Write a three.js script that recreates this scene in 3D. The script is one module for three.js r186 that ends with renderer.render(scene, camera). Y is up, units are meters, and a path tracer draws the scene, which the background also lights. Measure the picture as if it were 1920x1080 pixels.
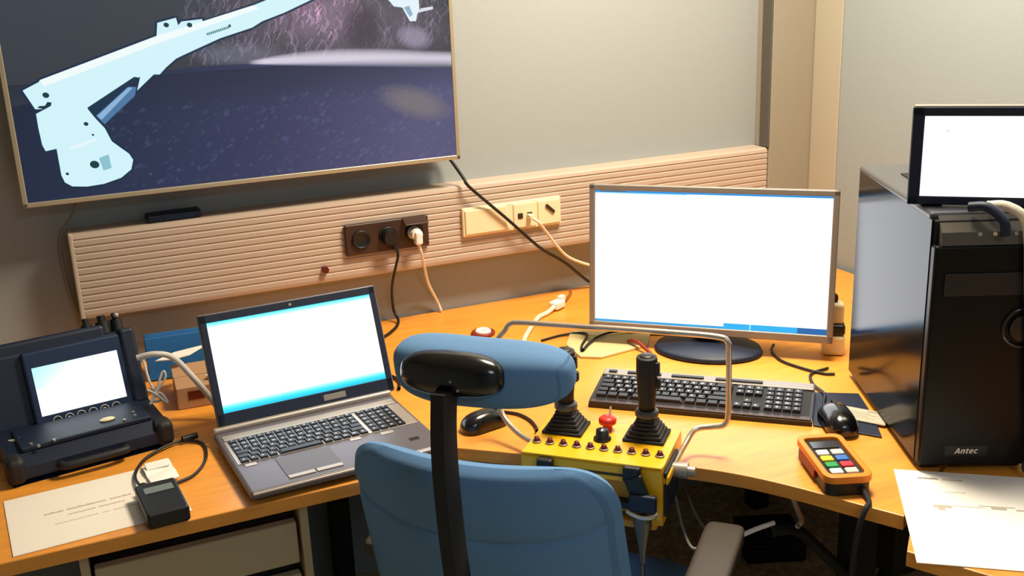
import * as THREE from 'three';
import { RoundedBoxGeometry } from 'three/addons/geometries/RoundedBoxGeometry.js';
import { mergeGeometries } from 'three/addons/utils/BufferGeometryUtils.js';
import { RectAreaLightUniformsLib } from 'three/addons/lights/RectAreaLightUniformsLib.js';
RectAreaLightUniformsLib.init();

// ---------------------------------------------------------------- camera, exposure, lights
const scene = new THREE.Scene();
const renderer = new THREE.WebGLRenderer({ antialias: true });
renderer.toneMapping = THREE.LinearToneMapping;
renderer.toneMappingExposure = 1.0;
renderer.shadowMap.enabled = true;
const R = Math.PI / 180;
const camera = new THREE.PerspectiveCamera(30.22, 16 / 9, 0.05, 40);
camera.position.set(0, 1.644, 2.63);
camera.rotation.set(-16.96 * R, -23.56 * R, -2.24 * R, 'YXZ');
scene.add(camera);
scene.background = new THREE.Color(0x000000);

const KEY = { at: [1.34, 2.48, 0.84], size: [0.5, 0.45], color: [1, 0.86, 0.66], power: 84 };
const FILL = { at: [0.7, 2.48, 3.5], size: [0.6, 0.6], color: [0.78, 0.93, 1.1], power: 9.5 };  // unseen panel added as cool fill for the chair back and floor
function areaLight(at, look, w, h, color, power) {
  const l = new THREE.RectAreaLight(new THREE.Color().setRGB(...color), power, w, h);
  l.position.set(...at); l.lookAt(...look); l.castShadow = true; scene.add(l); return l;
}
for (const L of [KEY, FILL]) areaLight([L.at[0], L.at[1] - 0.012, L.at[2]], [L.at[0], 0, L.at[2] + 1e-4], L.size[0], L.size[1], L.color, L.power);

// ---------------------------------------------------------------- helpers
let seed = 7;
const rnd = () => { seed = (seed * 1664525 + 1013904223) >>> 0; return seed / 4294967296; };
const V3 = (x, y, z) => new THREE.Vector3(x, y, z);
const used = {};
function numbered(n) { const k = used[n] = (used[n] ?? -1) + 1; return k ? `${n}_${String(k).padStart(3, '0')}` : n; }
function thing(name, label, category, [x, y, z] = [0, 0, 0], turn = 0, group) {
  const o = new THREE.Group(); o.name = numbered(name); scene.add(o);
  o.position.set(x, y, z); o.rotation.y = turn;
  o.userData = { label, category }; if (group) o.userData.group = group;
  return o;
}
function part(parent, name, geo, mat, label) {
  const m = new THREE.Mesh(Array.isArray(geo) ? merge(geo) : geo, mat);
  m.name = name; m.castShadow = m.receiveShadow = true; parent.add(m);
  if (label) m.userData.label = label;
  return m;
}
function struct(name, geo, mat) { const m = part(scene, name, geo, mat); m.userData.kind = 'structure'; return m; }
function merge(list) {
  return mergeGeometries(list.map((g) => { const h = g.index ? g.toNonIndexed() : g; for (const k of Object.keys(h.attributes)) if (!['position', 'normal', 'uv'].includes(k)) h.deleteAttribute(k); h.morphAttributes = {}; return h; }));
}
// uv in metres, projected along the dominant axis of each face
function buv(g, sw = false) {
  g = g.index ? g.toNonIndexed() : g;
  const p = g.attributes.position, n = g.attributes.normal, uv = new Float32Array(p.count * 2);
  for (let i = 0; i < p.count; i++) {
    const a = [Math.abs(n.getX(i)), Math.abs(n.getY(i)), Math.abs(n.getZ(i))];
    let u, v;
    if (a[1] >= a[0] && a[1] >= a[2]) { u = p.getX(i); v = p.getZ(i); }
    else if (a[0] > a[2]) { u = p.getZ(i); v = p.getY(i); } else { u = p.getX(i); v = p.getY(i); }
    uv[2 * i] = sw ? v : u; uv[2 * i + 1] = sw ? u : v;
  }
  g.setAttribute('uv', new THREE.BufferAttribute(uv, 2));
  return g;
}
const at = (g, x, y, z) => g.translate(x, y, z);
const box = (w, h, d, r = 0.003, x = 0, y = 0, z = 0) => at(buv(new RoundedBoxGeometry(w, h, d, 2, Math.min(r, w / 2.01, h / 2.01, d / 2.01))), x, y, z);
const slab = (x0, x1, y0, y1, z0, z1, r = 0.003) => box(x1 - x0, y1 - y0, z1 - z0, r, (x0 + x1) / 2, (y0 + y1) / 2, (z0 + z1) / 2);
const cyl = (r0, r1, h, x = 0, y = 0, z = 0, s = 20) => at(new THREE.CylinderGeometry(r0, r1, h, s), x, y, z);
const rotX = (g, a) => g.rotateX(a), rotY = (g, a) => g.rotateY(a), rotZ = (g, a) => g.rotateZ(a);
const tube = (pts, r, seg = 0, tension = 0.5) => new THREE.TubeGeometry(new THREE.CatmullRomCurve3(pts.map((p) => V3(...p)), false, 'catmullrom', tension), seg || pts.length * 8, r, 8);
const lathe = (pts, s = 28) => new THREE.LatheGeometry(pts.map(([x, y]) => new THREE.Vector2(x, y)), s);
// superellipsoid: half axes a, b, c; squareness ex (outline seen from z) and ez (edge roundness)
function squad(a, b, c, ex = 0.5, ez = 0.6, f, ws = 64, hs = 48) {
  const g = new THREE.SphereGeometry(1, ws, hs); g.rotateX(Math.PI / 2);
  const p = g.attributes.position, P = (v, e) => Math.sign(v) * Math.abs(v) ** e;
  for (let i = 0; i < p.count; i++) {
    const x = p.getX(i), y = p.getY(i), z = THREE.MathUtils.clamp(p.getZ(i), -1, 1), rr = Math.sqrt(Math.max(1 - z * z, 0)), th = Math.atan2(y, x);
    const k = P(rr, ez), q = [a * k * P(Math.cos(th), ex), b * k * P(Math.sin(th), ex), c * P(z, ez)];
    if (f) f(q); p.setXYZ(i, ...q);
  }
  g.computeVertexNormals();
  return buv(g);
}
function shapeOf(pts) { const s = new THREE.Shape(); pts.forEach(([x, y], i) => (i ? s.lineTo(x, y) : s.moveTo(x, y))); return s; }
// a flat slab from an outline in (x, z), top at y1
function planSlab(pts, y0, y1, bevel = 0.003) {
  const g = new THREE.ExtrudeGeometry(shapeOf(pts.map(([x, z]) => [x, -z])), { depth: y1 - y0 - 2 * bevel, bevelEnabled: true, bevelSize: bevel, bevelThickness: bevel, bevelOffset: -bevel, bevelSegments: 2, curveSegments: 12 });
  g.rotateX(-Math.PI / 2); g.translate(0, y0 + bevel, 0);
  return buv(g);
}
// outline in (z, y) swept along x
function sweepX(pts, x0, x1) {
  const g = new THREE.ExtrudeGeometry(shapeOf(pts.map(([z, y]) => [-z, y])), { depth: x1 - x0, bevelEnabled: false });
  g.rotateY(Math.PI / 2); g.translate(x0, 0, 0);
  return buv(g);
}

// ---------------------------------------------------------------- textures
function dataTex(n, f, srgb = true, rep = 1) {
  const d = new Uint8Array(n * n * 4);
  for (let y = 0; y < n; y++) for (let x = 0; x < n; x++) { const c = f(x / n, y / n), i = 4 * (y * n + x); for (let k = 0; k < 3; k++) d[i + k] = THREE.MathUtils.clamp(c[k], 0, 255); d[i + 3] = 255; }
  const t = new THREE.DataTexture(d, n, n); t.wrapS = t.wrapT = THREE.RepeatWrapping; t.magFilter = THREE.LinearFilter; t.minFilter = THREE.LinearMipmapLinearFilter; t.generateMipmaps = true;
  if (srgb) t.colorSpace = THREE.SRGBColorSpace; t.repeat.set(rep, rep); t.needsUpdate = true; return t;
}
function lattice(n) { const a = new Float32Array(n * n); for (let i = 0; i < a.length; i++) a[i] = rnd(); return (u, v) => { u = ((u % 1) + 1) % 1 * n; v = ((v % 1) + 1) % 1 * n; const x = u | 0, y = v | 0, fx = u - x, fy = v - y, sx = fx * fx * (3 - 2 * fx), sy = fy * fy * (3 - 2 * fy), g = (i, j) => a[((j % n) * n) + (i % n)]; return (g(x, y) * (1 - sx) + g(x + 1, y) * sx) * (1 - sy) + (g(x, y + 1) * (1 - sx) + g(x + 1, y + 1) * sx) * sy; }; }
const N8 = lattice(8), N32 = lattice(32), N128 = lattice(128);
const woodTex = dataTex(512, (u, v) => {
  const g = N32(u * 0.25, v * 2) * 0.5 + N128(u * 0.12, v) * 0.5, w = N8(u, v);
  const k = 0.9 + 0.13 * g + 0.05 * (w - 0.5);
  return [244 * k, 162 * k, 60 * k];
}, true, 1.1);
const fabricTex = dataTex(256, (u, v) => { const k = 128 + 60 * Math.sin(u * 128 * Math.PI) * Math.sin(v * 128 * Math.PI) + 60 * (N128(u, v) - 0.5); return [k, k, k]; }, false, 8);
const plasterTex = dataTex(256, (u, v) => { const k = 128 + 90 * (N128(u, v) - 0.5) + 60 * (N32(u, v) - 0.5); return [k, k, k]; }, false, 2);
const carpetTex = dataTex(256, (u, v) => { const k = 0.8 + 0.4 * N128(u, v) * N32(u, v) + 0.1 * N8(u, v); return [205 * k, 190 * k, 155 * k]; }, true, 2);
function canvasTex(w, h, draw) {
  const c = document.createElement('canvas'); c.width = w; c.height = h; const x = c.getContext('2d'); draw(x, w, h);
  const t = new THREE.CanvasTexture(c); t.colorSpace = THREE.SRGBColorSpace; t.anisotropy = 8; return t;
}

// ---------------------------------------------------------------- materials
const std = (color, roughness = 0.6, extra = {}) => new THREE.MeshStandardMaterial({ color, roughness, ...extra });
const phys = (color, roughness, extra = {}) => new THREE.MeshPhysicalMaterial({ color, roughness, ...extra });
const M = {
  wall: std(0x9da3a4, 0.85, { bumpMap: plasterTex, bumpScale: 0.0006 }),
  wallRight: std(0x97a2a5, 0.85, { bumpMap: plasterTex, bumpScale: 0.0006 }),
  pilaster: std(0x979080, 0.8, { bumpMap: plasterTex, bumpScale: 0.0006 }),
  ceiling: std(0xd8d6d0, 0.9), floor: std(0xffffff, 0.95, { map: carpetTex }),
  wood: phys(0xffffff, 0.42, { map: woodTex, clearcoat: 0.25, clearcoatRoughness: 0.3 }),
  woodEdge: std(0xc9803a, 0.5),
  trunk: std(0xbdab9b, 0.55), trunkEnd: std(0xc0b4a4, 0.5),
  black: std(0x111214, 0.45), blackGloss: phys(0x0a0a0c, 0.2, { clearcoat: 0.5, clearcoatRoughness: 0.16 }), blackMatt: std(0x17181a, 0.75), rubber: std(0x121214, 0.62),
  caseGloss: phys(0x0a0d0d, 0.15, { specularIntensity: 0.28 }), caseFront: phys(0x0c0d0d, 0.38, { specularIntensity: 0.4 }), navy: std(0x0c2448, 0.45), navyDark: std(0x081830, 0.5),
  silver: std(0xa9a49c, 0.38, { metalness: 0.6 }), silverPaint: std(0x938b82, 0.4, { metalness: 0.25 }), tvFrame: std(0xc9bda2, 0.32, { metalness: 0.55 }), chrome: std(0xd6c8b6, 0.24, { metalness: 0.75 }),
  lapMetal: std(0x6e6a70, 0.42, { metalness: 0.4 }), lapLight: std(0xb7ada2, 0.35, { metalness: 0.5 }), lapPad: std(0x67646a, 0.5, { metalness: 0.3 }),
  cream: std(0xefe0b8, 0.5), white: std(0xf2efe6, 0.5), whiteCord: std(0xe9dfc8, 0.5), paleCord: std(0xc9c6c0, 0.5), brownSocket: std(0x3a2620, 0.4), paper: std(0xf6f2e8, 0.8),
  yellow: phys(0xf7b70c, 0.4, { clearcoat: 0.2 }), yellowShaded: std(0xd88a1c, 0.5), red: std(0xe0301e, 0.35), darkRed: std(0x5a1414, 0.4), orange: std(0xf08a1c, 0.45), redCord: std(0x8a2a18, 0.5),  // second colour is the housing yellow with shade put into it
  blue: phys(0x6490bf, 0.9, { bumpMap: fabricTex, bumpScale: 0.0006, sheen: 0.3, sheenRoughness: 0.6, sheenColor: new THREE.Color(0x8fa9c4) }),
  hook: std(0x6a625a, 0.3, { metalness: 0.8 }),
  arm: std(0x3c342d, 0.5), beige: std(0xb7a888, 0.55), dark: std(0x0b0b0c, 0.8), blueFolder: std(0x1c62a0, 0.5), khaki: std(0xcdbb84, 0.75), tan: std(0xb08a66, 0.7), grayNote: std(0xb9b19c, 0.7),
};
const glow = (map, k = 1, rough = 0.35) => new THREE.MeshStandardMaterial({ color: 0x050506, roughness: rough, emissive: 0xffffff, emissiveMap: map, emissiveIntensity: k });
const lamp = (c, k) => new THREE.MeshStandardMaterial({ color: 0x222222, emissive: new THREE.Color().setRGB(...c), emissiveIntensity: k, roughness: 0.6 });
// flat picture plane facing +z, w by h
const plane = (w, h, x = 0, y = 0, z = 0) => at(new THREE.PlaneGeometry(w, h), x, y, z);

// ---------------------------------------------------------------- the room
const XL = -1.7, XR = 2.116, ZF = 4.6, CH = 2.55, T = 0.12;
struct('floor', slab(XL - T, XR + T, -T, 0, -T, ZF + T, 0.001), M.floor);
struct('ceiling', slab(XL - T, XR + T, CH, CH + T, -T, ZF + T, 0.001), M.ceiling);
struct('wall_back', slab(XL - T, XR + T, 0, CH, -T, 0, 0.001), M.wall);
struct('wall_right', slab(XR, XR + T, 0, CH, 0, ZF, 0.001), M.wallRight);
struct('wall_left', slab(XL - T, XL, 0, CH, 0, ZF, 0.001), M.wall);
struct('wall_front', slab(XL - T, XR + T, 0, CH, ZF, ZF + T, 0.001), M.wall);
struct('trim_1', slab(1.962, XR, 0, CH, 0, 0.072, 0.004), M.pilaster);       // boxed-in corner pilaster
struct('shade_strip_3', slab(1.956, 1.962, 1.093, CH, 0.03, 0.073, 0.002), std(0x55524a, 0.7));   // dark strip added to stand in for the shadow gap beside the pilaster
struct('trim_2', slab(XR - 0.006, XR, 0, CH, 0.074, 0.19, 0.002), std(0xafa998, 0.75));      // pale corner strip
for (const [L, label] of [[KEY, 'square warm ceiling panel light above the right end of the desks'], [FILL, 'unseen square fill panel added on the ceiling towards the back of the room']]) {
  const t = thing('ceiling_light', label, 'ceiling light', L.at);  // the second of the two is the added fill panel
  part(t, 'frame', [slab(-L.size[0] / 2 - 0.03, L.size[0] / 2 + 0.03, 0, CH - L.at[1], -L.size[1] / 2 - 0.03, L.size[1] / 2 + 0.03, 0.004)], M.white);
  part(t, 'diffuser', rotX(plane(L.size[0], L.size[1]), Math.PI / 2).translate(0, -0.004, 0), lamp(L.color, 2.5));
}

// ---------------------------------------------------------------- ribbed cable trunking on the back wall
{
  const t = thing('cable_trunking', 'cream ribbed cable trunking running along the wall below the television', 'cable trunking');
  const y0 = 0.886, y1 = 1.092, zf = 0.072, ribs = 11, pts = [[0.0005, y0], [zf - 0.01, y0], [zf - 0.002, y0 + 0.004]];
  const a = y0 + 0.012, b = y1 - 0.012, st = (b - a) / ribs;
  for (let i = 0; i < ribs; i++) { const y = a + i * st; pts.push([zf, y], [zf, y + st * 0.62], [zf - 0.002, y + st * 0.74], [zf - 0.002, y + st * 0.92]); }
  pts.push([zf, b], [zf - 0.002, y1 - 0.004], [zf - 0.01, y1], [0.0005, y1]);
  part(t, 'cover', sweepX(pts, 0.034, 1.956), M.trunk);
  part(t, 'end_cap', slab(0.024, 0.034, y0 - 0.001, y1 + 0.001, 0.0005, zf + 0.001, 0.003), M.trunkEnd, 'grey end cap');
  part(t, 'screw_knob', rotX(cyl(0.008, 0.009, 0.014), Math.PI / 2).translate(0.604, 0.924, zf + 0.006), M.darkRed, 'small dark screw knob');
}
{
  const t = thing('socket_strip', 'dark brown triple power socket strip on the ribbed trunking', 'power socket', [0.771, 0.99, 0.072]);
  part(t, 'frame', [box(0.222, 0.081, 0.012, 0.004, 0, 0, 0.006)], M.brownSocket);
  for (const x of [-0.071, 0, 0.071]) {
    part(t, 'socket', [at(rotX(lathe([[0.0, 0.0088], [0.0185, 0.0088], [0.0195, 0.0125], [0.024, 0.013], [0.024, 0.0]]), Math.PI / 2), x, 0, 0.004)], M.black, 'round black recessed socket');
  }
  part(t, 'hinged_lid', box(0.062, 0.034, 0.004, 0.0015).rotateX(-1.15).translate(0.071, 0.034, 0.026), M.brownSocket);
}
{
  const t = thing('outlet_panel', 'cream data outlet panel on the trunking right of the dark sockets', 'outlet panel', [1.121, 0.995, 0.072]);
  part(t, 'plate', [box(0.288, 0.078, 0.012, 0.004, 0, 0, 0.006)], M.cream);
  part(t, 'blank_cover', box(0.12, 0.066, 0.006, 0.003, -0.078, 0, 0.0135), M.cream);
  part(t, 'jack_frame', box(0.066, 0.066, 0.005, 0.003, 0.034, 0, 0.0135), M.cream);
  for (const x of [0.02, 0.047]) part(t, 'jack', box(0.015, 0.015, 0.004, 0.002, x, 0.0, 0.0165), M.brownSocket, 'dark data jack');
  part(t, 'switch_plate', box(0.066, 0.066, 0.006, 0.003, 0.106, 0, 0.0135), M.cream);
  part(t, 'latch', box(0.034, 0.009, 0.006, 0.003).rotateZ(-0.75).translate(0.108, 0.01, 0.019), M.brownSocket, 'dark slanted latch');
}

// ---------------------------------------------------------------- television
{
  const x0 = -0.056, x1 = 0.973, y0 = 1.169, y1 = 1.776, W = x1 - x0, H = y1 - y0;
  const t = thing('television', 'large silver framed wall television showing a white robot arm over a road', 'television', [(x0 + x1) / 2, y0, 0.1]);
  part(t, 'rear_cover', [slab(-W / 2 + 0.01, W / 2 - 0.01, 0.008, H - 0.01, -0.05, -0.012, 0.01)], M.blackMatt);
  part(t, 'wall_bracket', slab(-0.2, 0.2, H / 2 - 0.2, H / 2 + 0.2, -0.0995, -0.05, 0.004), M.blackMatt);
  const f = 0.011;
  part(t, 'frame', [slab(-W / 2, W / 2, 0, f, -0.014, 0.004, 0.002), slab(-W / 2, W / 2, H - f, H, -0.014, 0.004, 0.002), slab(-W / 2, -W / 2 + f, 0, H, -0.014, 0.004, 0.002), slab(W / 2 - f, W / 2, 0, H, -0.014, 0.004, 0.002)], M.tvFrame, 'slim silver frame');
  const S = 1.6;
  const tex = canvasTex(Math.round(W * 1000 * S), Math.round(H * 1000 * S), (c) => {
    c.scale(S, S); c.translate(0, -9);
    const poly = (pts, col) => { c.fillStyle = col; c.beginPath(); pts.forEach(([x, y], i) => (i ? c.lineTo(x, y) : c.moveTo(x, y))); c.closePath(); c.fill(); };
    c.fillStyle = '#30363f'; c.fillRect(-20, -20, 1100, 700);
    // dim verge and bushes
    let g = c.createLinearGradient(0, 190, 0, 380); g.addColorStop(0, '#38404a'); g.addColorStop(1, '#343943'); c.fillStyle = g; c.fillRect(0, 0, 560, 400);
    for (let i = 0; i < 14; i++) { c.fillStyle = 'rgba(128,116,134,0.055)'; c.beginPath(); c.ellipse(760, 265, 330 - i * 14, 120 - i * 5, 0.12, 0, 7); c.fill(); c.fillStyle = 'rgba(190,160,170,0.04)'; c.beginPath(); c.ellipse(690, 235, 120 - i * 5, 70 - i * 3, 0.1, 0, 7); c.fill(); }
    for (let i = 0; i < 1500; i++) {
      const x = 380 + rnd() * 660, y = 60 + rnd() * 280, l = 12 + rnd() * 26, a = 0.7 + rnd() * 1.2, k = rnd();
      const warm = Math.exp(-(((x - 700) / 130) ** 2) - (((y - 240) / 70) ** 2));
      const b = 62 + 85 * k + 70 * warm * k;
      c.strokeStyle = `rgba(${b * (1 + 0.2 * warm)},${b * 0.92},${b * 1.12},0.5)`; c.lineWidth = 1 + rnd() * 4;
      c.beginPath(); c.moveTo(x, y); c.quadraticCurveTo(x + l * 0.4, y - l * 0.4, x + l * Math.cos(a), y - l * Math.sin(a)); c.stroke();
    }
    for (let i = 0; i < 10; i++) { c.fillStyle = 'rgba(62,54,72,0.13)'; c.beginPath(); c.ellipse(805, 278, 52 - i * 3, 66 - i * 4, 0.1, 0, 7); c.fill(); }
    for (let i = 0; i < 8; i++) { c.fillStyle = 'rgba(176,168,196,0.12)'; c.beginPath(); c.ellipse(935, 306, 50 - i * 4, 32 - i * 2.5, 0.3, 0, 7); c.fill(); }
    // grey kerb rising to the left
    for (let i = 0; i < 12; i++) { c.fillStyle = `rgba(150,150,175,${0.05})`; c.beginPath(); c.ellipse(500, 320, 120 - i * 6, 34 - i * 2, 0.1, 0, 7); c.fill(); }
    // asphalt
    g = c.createLinearGradient(200, 360, 900, 620); g.addColorStop(0, '#1b2b48'); g.addColorStop(0.5, '#31375a'); g.addColorStop(1, '#54547a');
    c.fillStyle = g; c.beginPath(); c.moveTo(0, 400); c.lineTo(300, 345); c.lineTo(443, 340); c.lineTo(600, 345); c.lineTo(820, 360); c.lineTo(1050, 392); c.lineTo(1050, 700); c.lineTo(0, 700); c.fill();
    g = c.createLinearGradient(0, 430, 330, 560); g.addColorStop(0, 'rgba(24,36,62,1)'); g.addColorStop(1, 'rgba(30,44,74,0)'); c.fillStyle = g; c.fillRect(0, 400, 1060, 300);
    g = c.createLinearGradient(0, 345, 0, 450); g.addColorStop(0, 'rgba(22,32,54,0.6)'); g.addColorStop(1, 'rgba(20,34,58,0)'); c.fillStyle = g; c.fillRect(0, 352, 1060, 110);
    for (let i = 0; i < 520; i++) { const x = 180 + rnd() * 860, y = 420 + rnd() * 220; c.fillStyle = `rgba(${110 + rnd() * 60},${125 + rnd() * 50},${170 + rnd() * 60},${0.04 + 0.13 * rnd()})`; c.beginPath(); c.ellipse(x, y, 2 + rnd() * 7, 1.5 + rnd() * 3, -0.5, 0, 7); c.fill(); }
    for (let i = 0; i < 8; i++) { c.fillStyle = 'rgba(140,128,122,0.1)'; c.beginPath(); c.ellipse(925, 468, 105 - i * 8, 42 - i * 3.5, 0.35, 0, 7); c.fill(); }
    // blurred white road marking
    for (let i = 0; i < 14; i++) { const k = 1 - i / 14; c.fillStyle = 'rgba(238,232,248,0.13)'; c.beginPath(); c.moveTo(560 - 40 * k, 336); c.bezierCurveTo(640, 338 - 24 * k, 760, 340 - 26 * k, 960, 358 - 18 * k); c.lineTo(1060, 365 - 16 * k); c.lineTo(1060, 368 + 24 * k); c.bezierCurveTo(900, 352 + 24 * k, 700, 346 + 18 * k, 560 - 40 * k, 344); c.fill(); }
    // robot arm
    const arm = [[28, 365], [63, 349], [66, 345], [322, 265], [327, 236], [369, 227], [372, 244], [380, 236], [426, 233], [428, 240], [543, 209], [579, 197], [610, 180], [740, 180], [616, 229], [562, 246], [538, 259], [462, 279], [375, 312], [358, 319], [334, 337], [318, 352], [305, 351], [264, 385], [275, 354], [154, 416], [166, 437], [184, 463], [195, 495], [228, 527], [235, 542], [228, 564], [204, 581], [165, 591], [128, 593], [97, 589], [83, 578], [78, 561], [77, 500], [54, 503], [49, 488], [47, 450], [47, 418], [79, 404], [64, 409], [47, 408]];
    c.lineJoin = 'round';
    c.strokeStyle = '#0b2a48'; c.lineWidth = 9; c.beginPath(); arm.forEach(([x, y], i) => (i ? c.lineTo(x, y) : c.moveTo(x, y))); c.closePath(); c.stroke();
    poly(arm, '#d6f7ff');
    poly([[66, 345], [322, 265], [545, 208], [560, 216], [330, 280], [72, 360]], '#f4ffff');
    poly([[104, 498], [163, 484], [164, 490], [106, 506]], '#eafcff');
    poly([[154, 414], [262, 353], [274, 356], [246, 378], [170, 436]], '#0b2f4a');
    poly([[169, 434], [246, 374], [264, 376], [258, 396], [203, 440], [185, 455]], '#4a79a6'); poly([[172, 434], [246, 376], [256, 377], [180, 444]], '#8fb6dc');
    c.fillStyle = '#063a44';
    for (const [x, y, r] of [[73, 379, 7], [146, 450, 5], [151, 544, 10], [91, 559, 3.5], [346, 242, 6], [397, 245, 6], [157, 476, 2.5]]) { c.beginPath(); c.ellipse(x, y, r, r * 0.85, 0.4, 0, 7); c.fill(); }
    poly([[162, 530], [184, 524], [186, 556], [168, 560]], 'rgba(110,175,190,0.7)');
    poly([[52, 405], [64, 409], [80, 403], [82, 396], [74, 394], [68, 402], [56, 402]], '#0b2f3e');
    c.strokeStyle = '#3c7f7c'; c.lineWidth = 3; c.beginPath(); for (let i = 0; i < 12; i++) { const x = 433 + i * 4.4, y = 268 - i * 1.15; c.moveTo(x, y - 2.5); c.lineTo(x + 2.6, y + 2.5); } c.stroke(); c.fillStyle = '#0d4a44'; c.fillRect(484, 249, 5, 6);
    // white gripper at upper right
    poly([[850, 190], [877, 216], [886, 228], [908, 232], [925, 266], [941, 267], [946, 250], [952, 240], [952, 215], [940, 190]], '#e6f6ff'); poly([[946, 247], [988, 240], [988, 233], [956, 236]], '#dfe4ee');
    poly([[912, 232], [926, 228], [934, 250], [926, 256]], '#8fb4cc');
  });
  part(t, 'screen', plane(W - 2 * f, H - 2 * f, 0, H / 2, 0.001), glow(tex, 0.95, 0.5));
  areaLight([(x0 + x1) / 2, y0 + H / 2, 0.107], [(x0 + x1) / 2, y0 + H / 2, 2], W - 0.1, H - 0.1, [0.7, 0.85, 1], 0.12);
}
{
  const t = thing('media_box', 'small flat dark box lying on top of the trunking under the television', 'media box', [0.262, 1.0925, 0.036], 0.03);
  part(t, 'body', box(0.125, 0.018, 0.05, 0.005, 0, 0.009, 0), M.navyDark);
  part(t, 'port_plate', box(0.07, 0.01, 0.002, 0.0008, 0.01, 0.009, 0.0255), M.navy);
}

// ---------------------------------------------------------------- desks
const DY = 0.74;
{
  const t = thing('desk', 'straight beech desk under the laptop and the rugged case', 'desk');
  part(t, 'tabletop', planSlab([[-0.75, 0.004], [0.62, 0.004], [0.62, 0.868], [0.608, 0.88], [-0.75, 0.88]], DY - 0.027, DY, 0.002), M.wood);
  part(t, 'modesty_panel', slab(-0.72, 0.6, 0.3, DY - 0.028, 0.06, 0.078, 0.002), M.dark, 'dark back panel');
  for (const [x, z] of [[-0.7, 0.8], [-0.7, 0.12], [0.57, 0.12]]) part(t, 'leg', slab(x - 0.025, x + 0.025, 0, DY - 0.028, z - 0.025, z + 0.025, 0.004), M.blackMatt);
}
{
  const t = thing('corner_desk', 'curved beech corner desk carrying the wide monitor, keyboard and computer tower', 'desk');
  const edge = new THREE.CatmullRomCurve3([[0.622, 0.812], [0.649, 0.831], [0.704, 0.877], [0.758, 0.922], [0.88, 1.013], [0.998, 1.112], [1.068, 1.189], [1.128, 1.281], [1.171, 1.361], [1.214, 1.438]].map(([x, z]) => V3(x, 0, z))).getPoints(40).map((p) => [p.x, p.z]);
  const back = [[1.228, 1.43], [1.955, 1.01], [2.1, 0.9], [2.1, 0.08], [1.94, 0.004], [0.622, 0.004]];
  part(t, 'tabletop', planSlab([...edge, ...back], DY - 0.027, DY, 0.002), M.wood);
  const leg = [slab(-0.028, 0.028, 0, DY - 0.028, -0.028, 0.028, 0.006)];
  for (const [x, z] of [[1.345, 1.195], [1.84, 1.0], [0.78, 0.12], [1.86, 0.2]]) part(t, 'leg', merge(leg).translate(x, 0, z), M.blackMatt);
  part(t, 'brace', [tube([[1.345, 0.31, 1.195], [1.52, 0.45, 1.13], [1.7, 0.69, 1.04]], 0.014)], M.blackMatt, 'black bent leg brace');
  part(t, 'cable_tray', slab(1.44, 1.5, 0.42, DY - 0.028, 1.1, 1.2, 0.004), M.blackMatt);
}
{
  const t = thing('side_desk', 'beech side desk at the right edge, mostly under the printed sheet', 'desk');
  part(t, 'tabletop', planSlab([[1.139, 1.523], [1.233, 1.438], [1.957, 1.02], [2.1, 1.02], [2.1, 2.5], [1.64, 2.47]], DY - 0.027, DY, 0.002), M.wood);
  for (const [x, z] of [[1.33, 1.62], [1.98, 1.12], [2.03, 2.4], [1.72, 2.38]]) part(t, 'leg', slab(x - 0.025, x + 0.025, 0, DY - 0.028, z - 0.025, z + 0.025, 0.005), M.blackMatt);
}
{
  const t = thing('drawer_pedestal', 'beige drawer pedestal standing under the straight desk', 'drawer unit', [0.15, 0, 0.56]);
  part(t, 'carcass', [slab(-0.2, -0.184, 0.04, 0.70, -0.3, 0.26, 0.002), slab(0.186, 0.202, 0.04, 0.70, -0.3, 0.265, 0.002), slab(-0.2, 0.202, 0.04, 0.06, -0.3, 0.24, 0.002), slab(-0.2, 0.202, 0.06, 0.7, -0.3, -0.285, 0.002)], M.beige);
  for (const [a, b] of [[0.568, 0.655], [0.42, 0.545], [0.24, 0.4], [0.07, 0.22]]) {
    const d = part(t, 'drawer', [slab(-0.178, 0.18, a, b, 0.235, 0.258, 0.004), slab(-0.17, 0.172, a, a + 0.01, -0.25, 0.235, 0.001)], M.beige);
    part(d, 'grip', slab(-0.17, 0.172, b + 0.001, b + 0.012, 0.18, 0.235, 0.002), M.dark);
  }
  for (const [x, z] of [[-0.17, 0.2], [0.17, 0.2], [-0.17, -0.25], [0.17, -0.25]]) part(t, 'castor', [rotZ(cyl(0.02, 0.02, 0.02), Math.PI / 2).translate(x, 0.02, z)], M.black);
}

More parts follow.
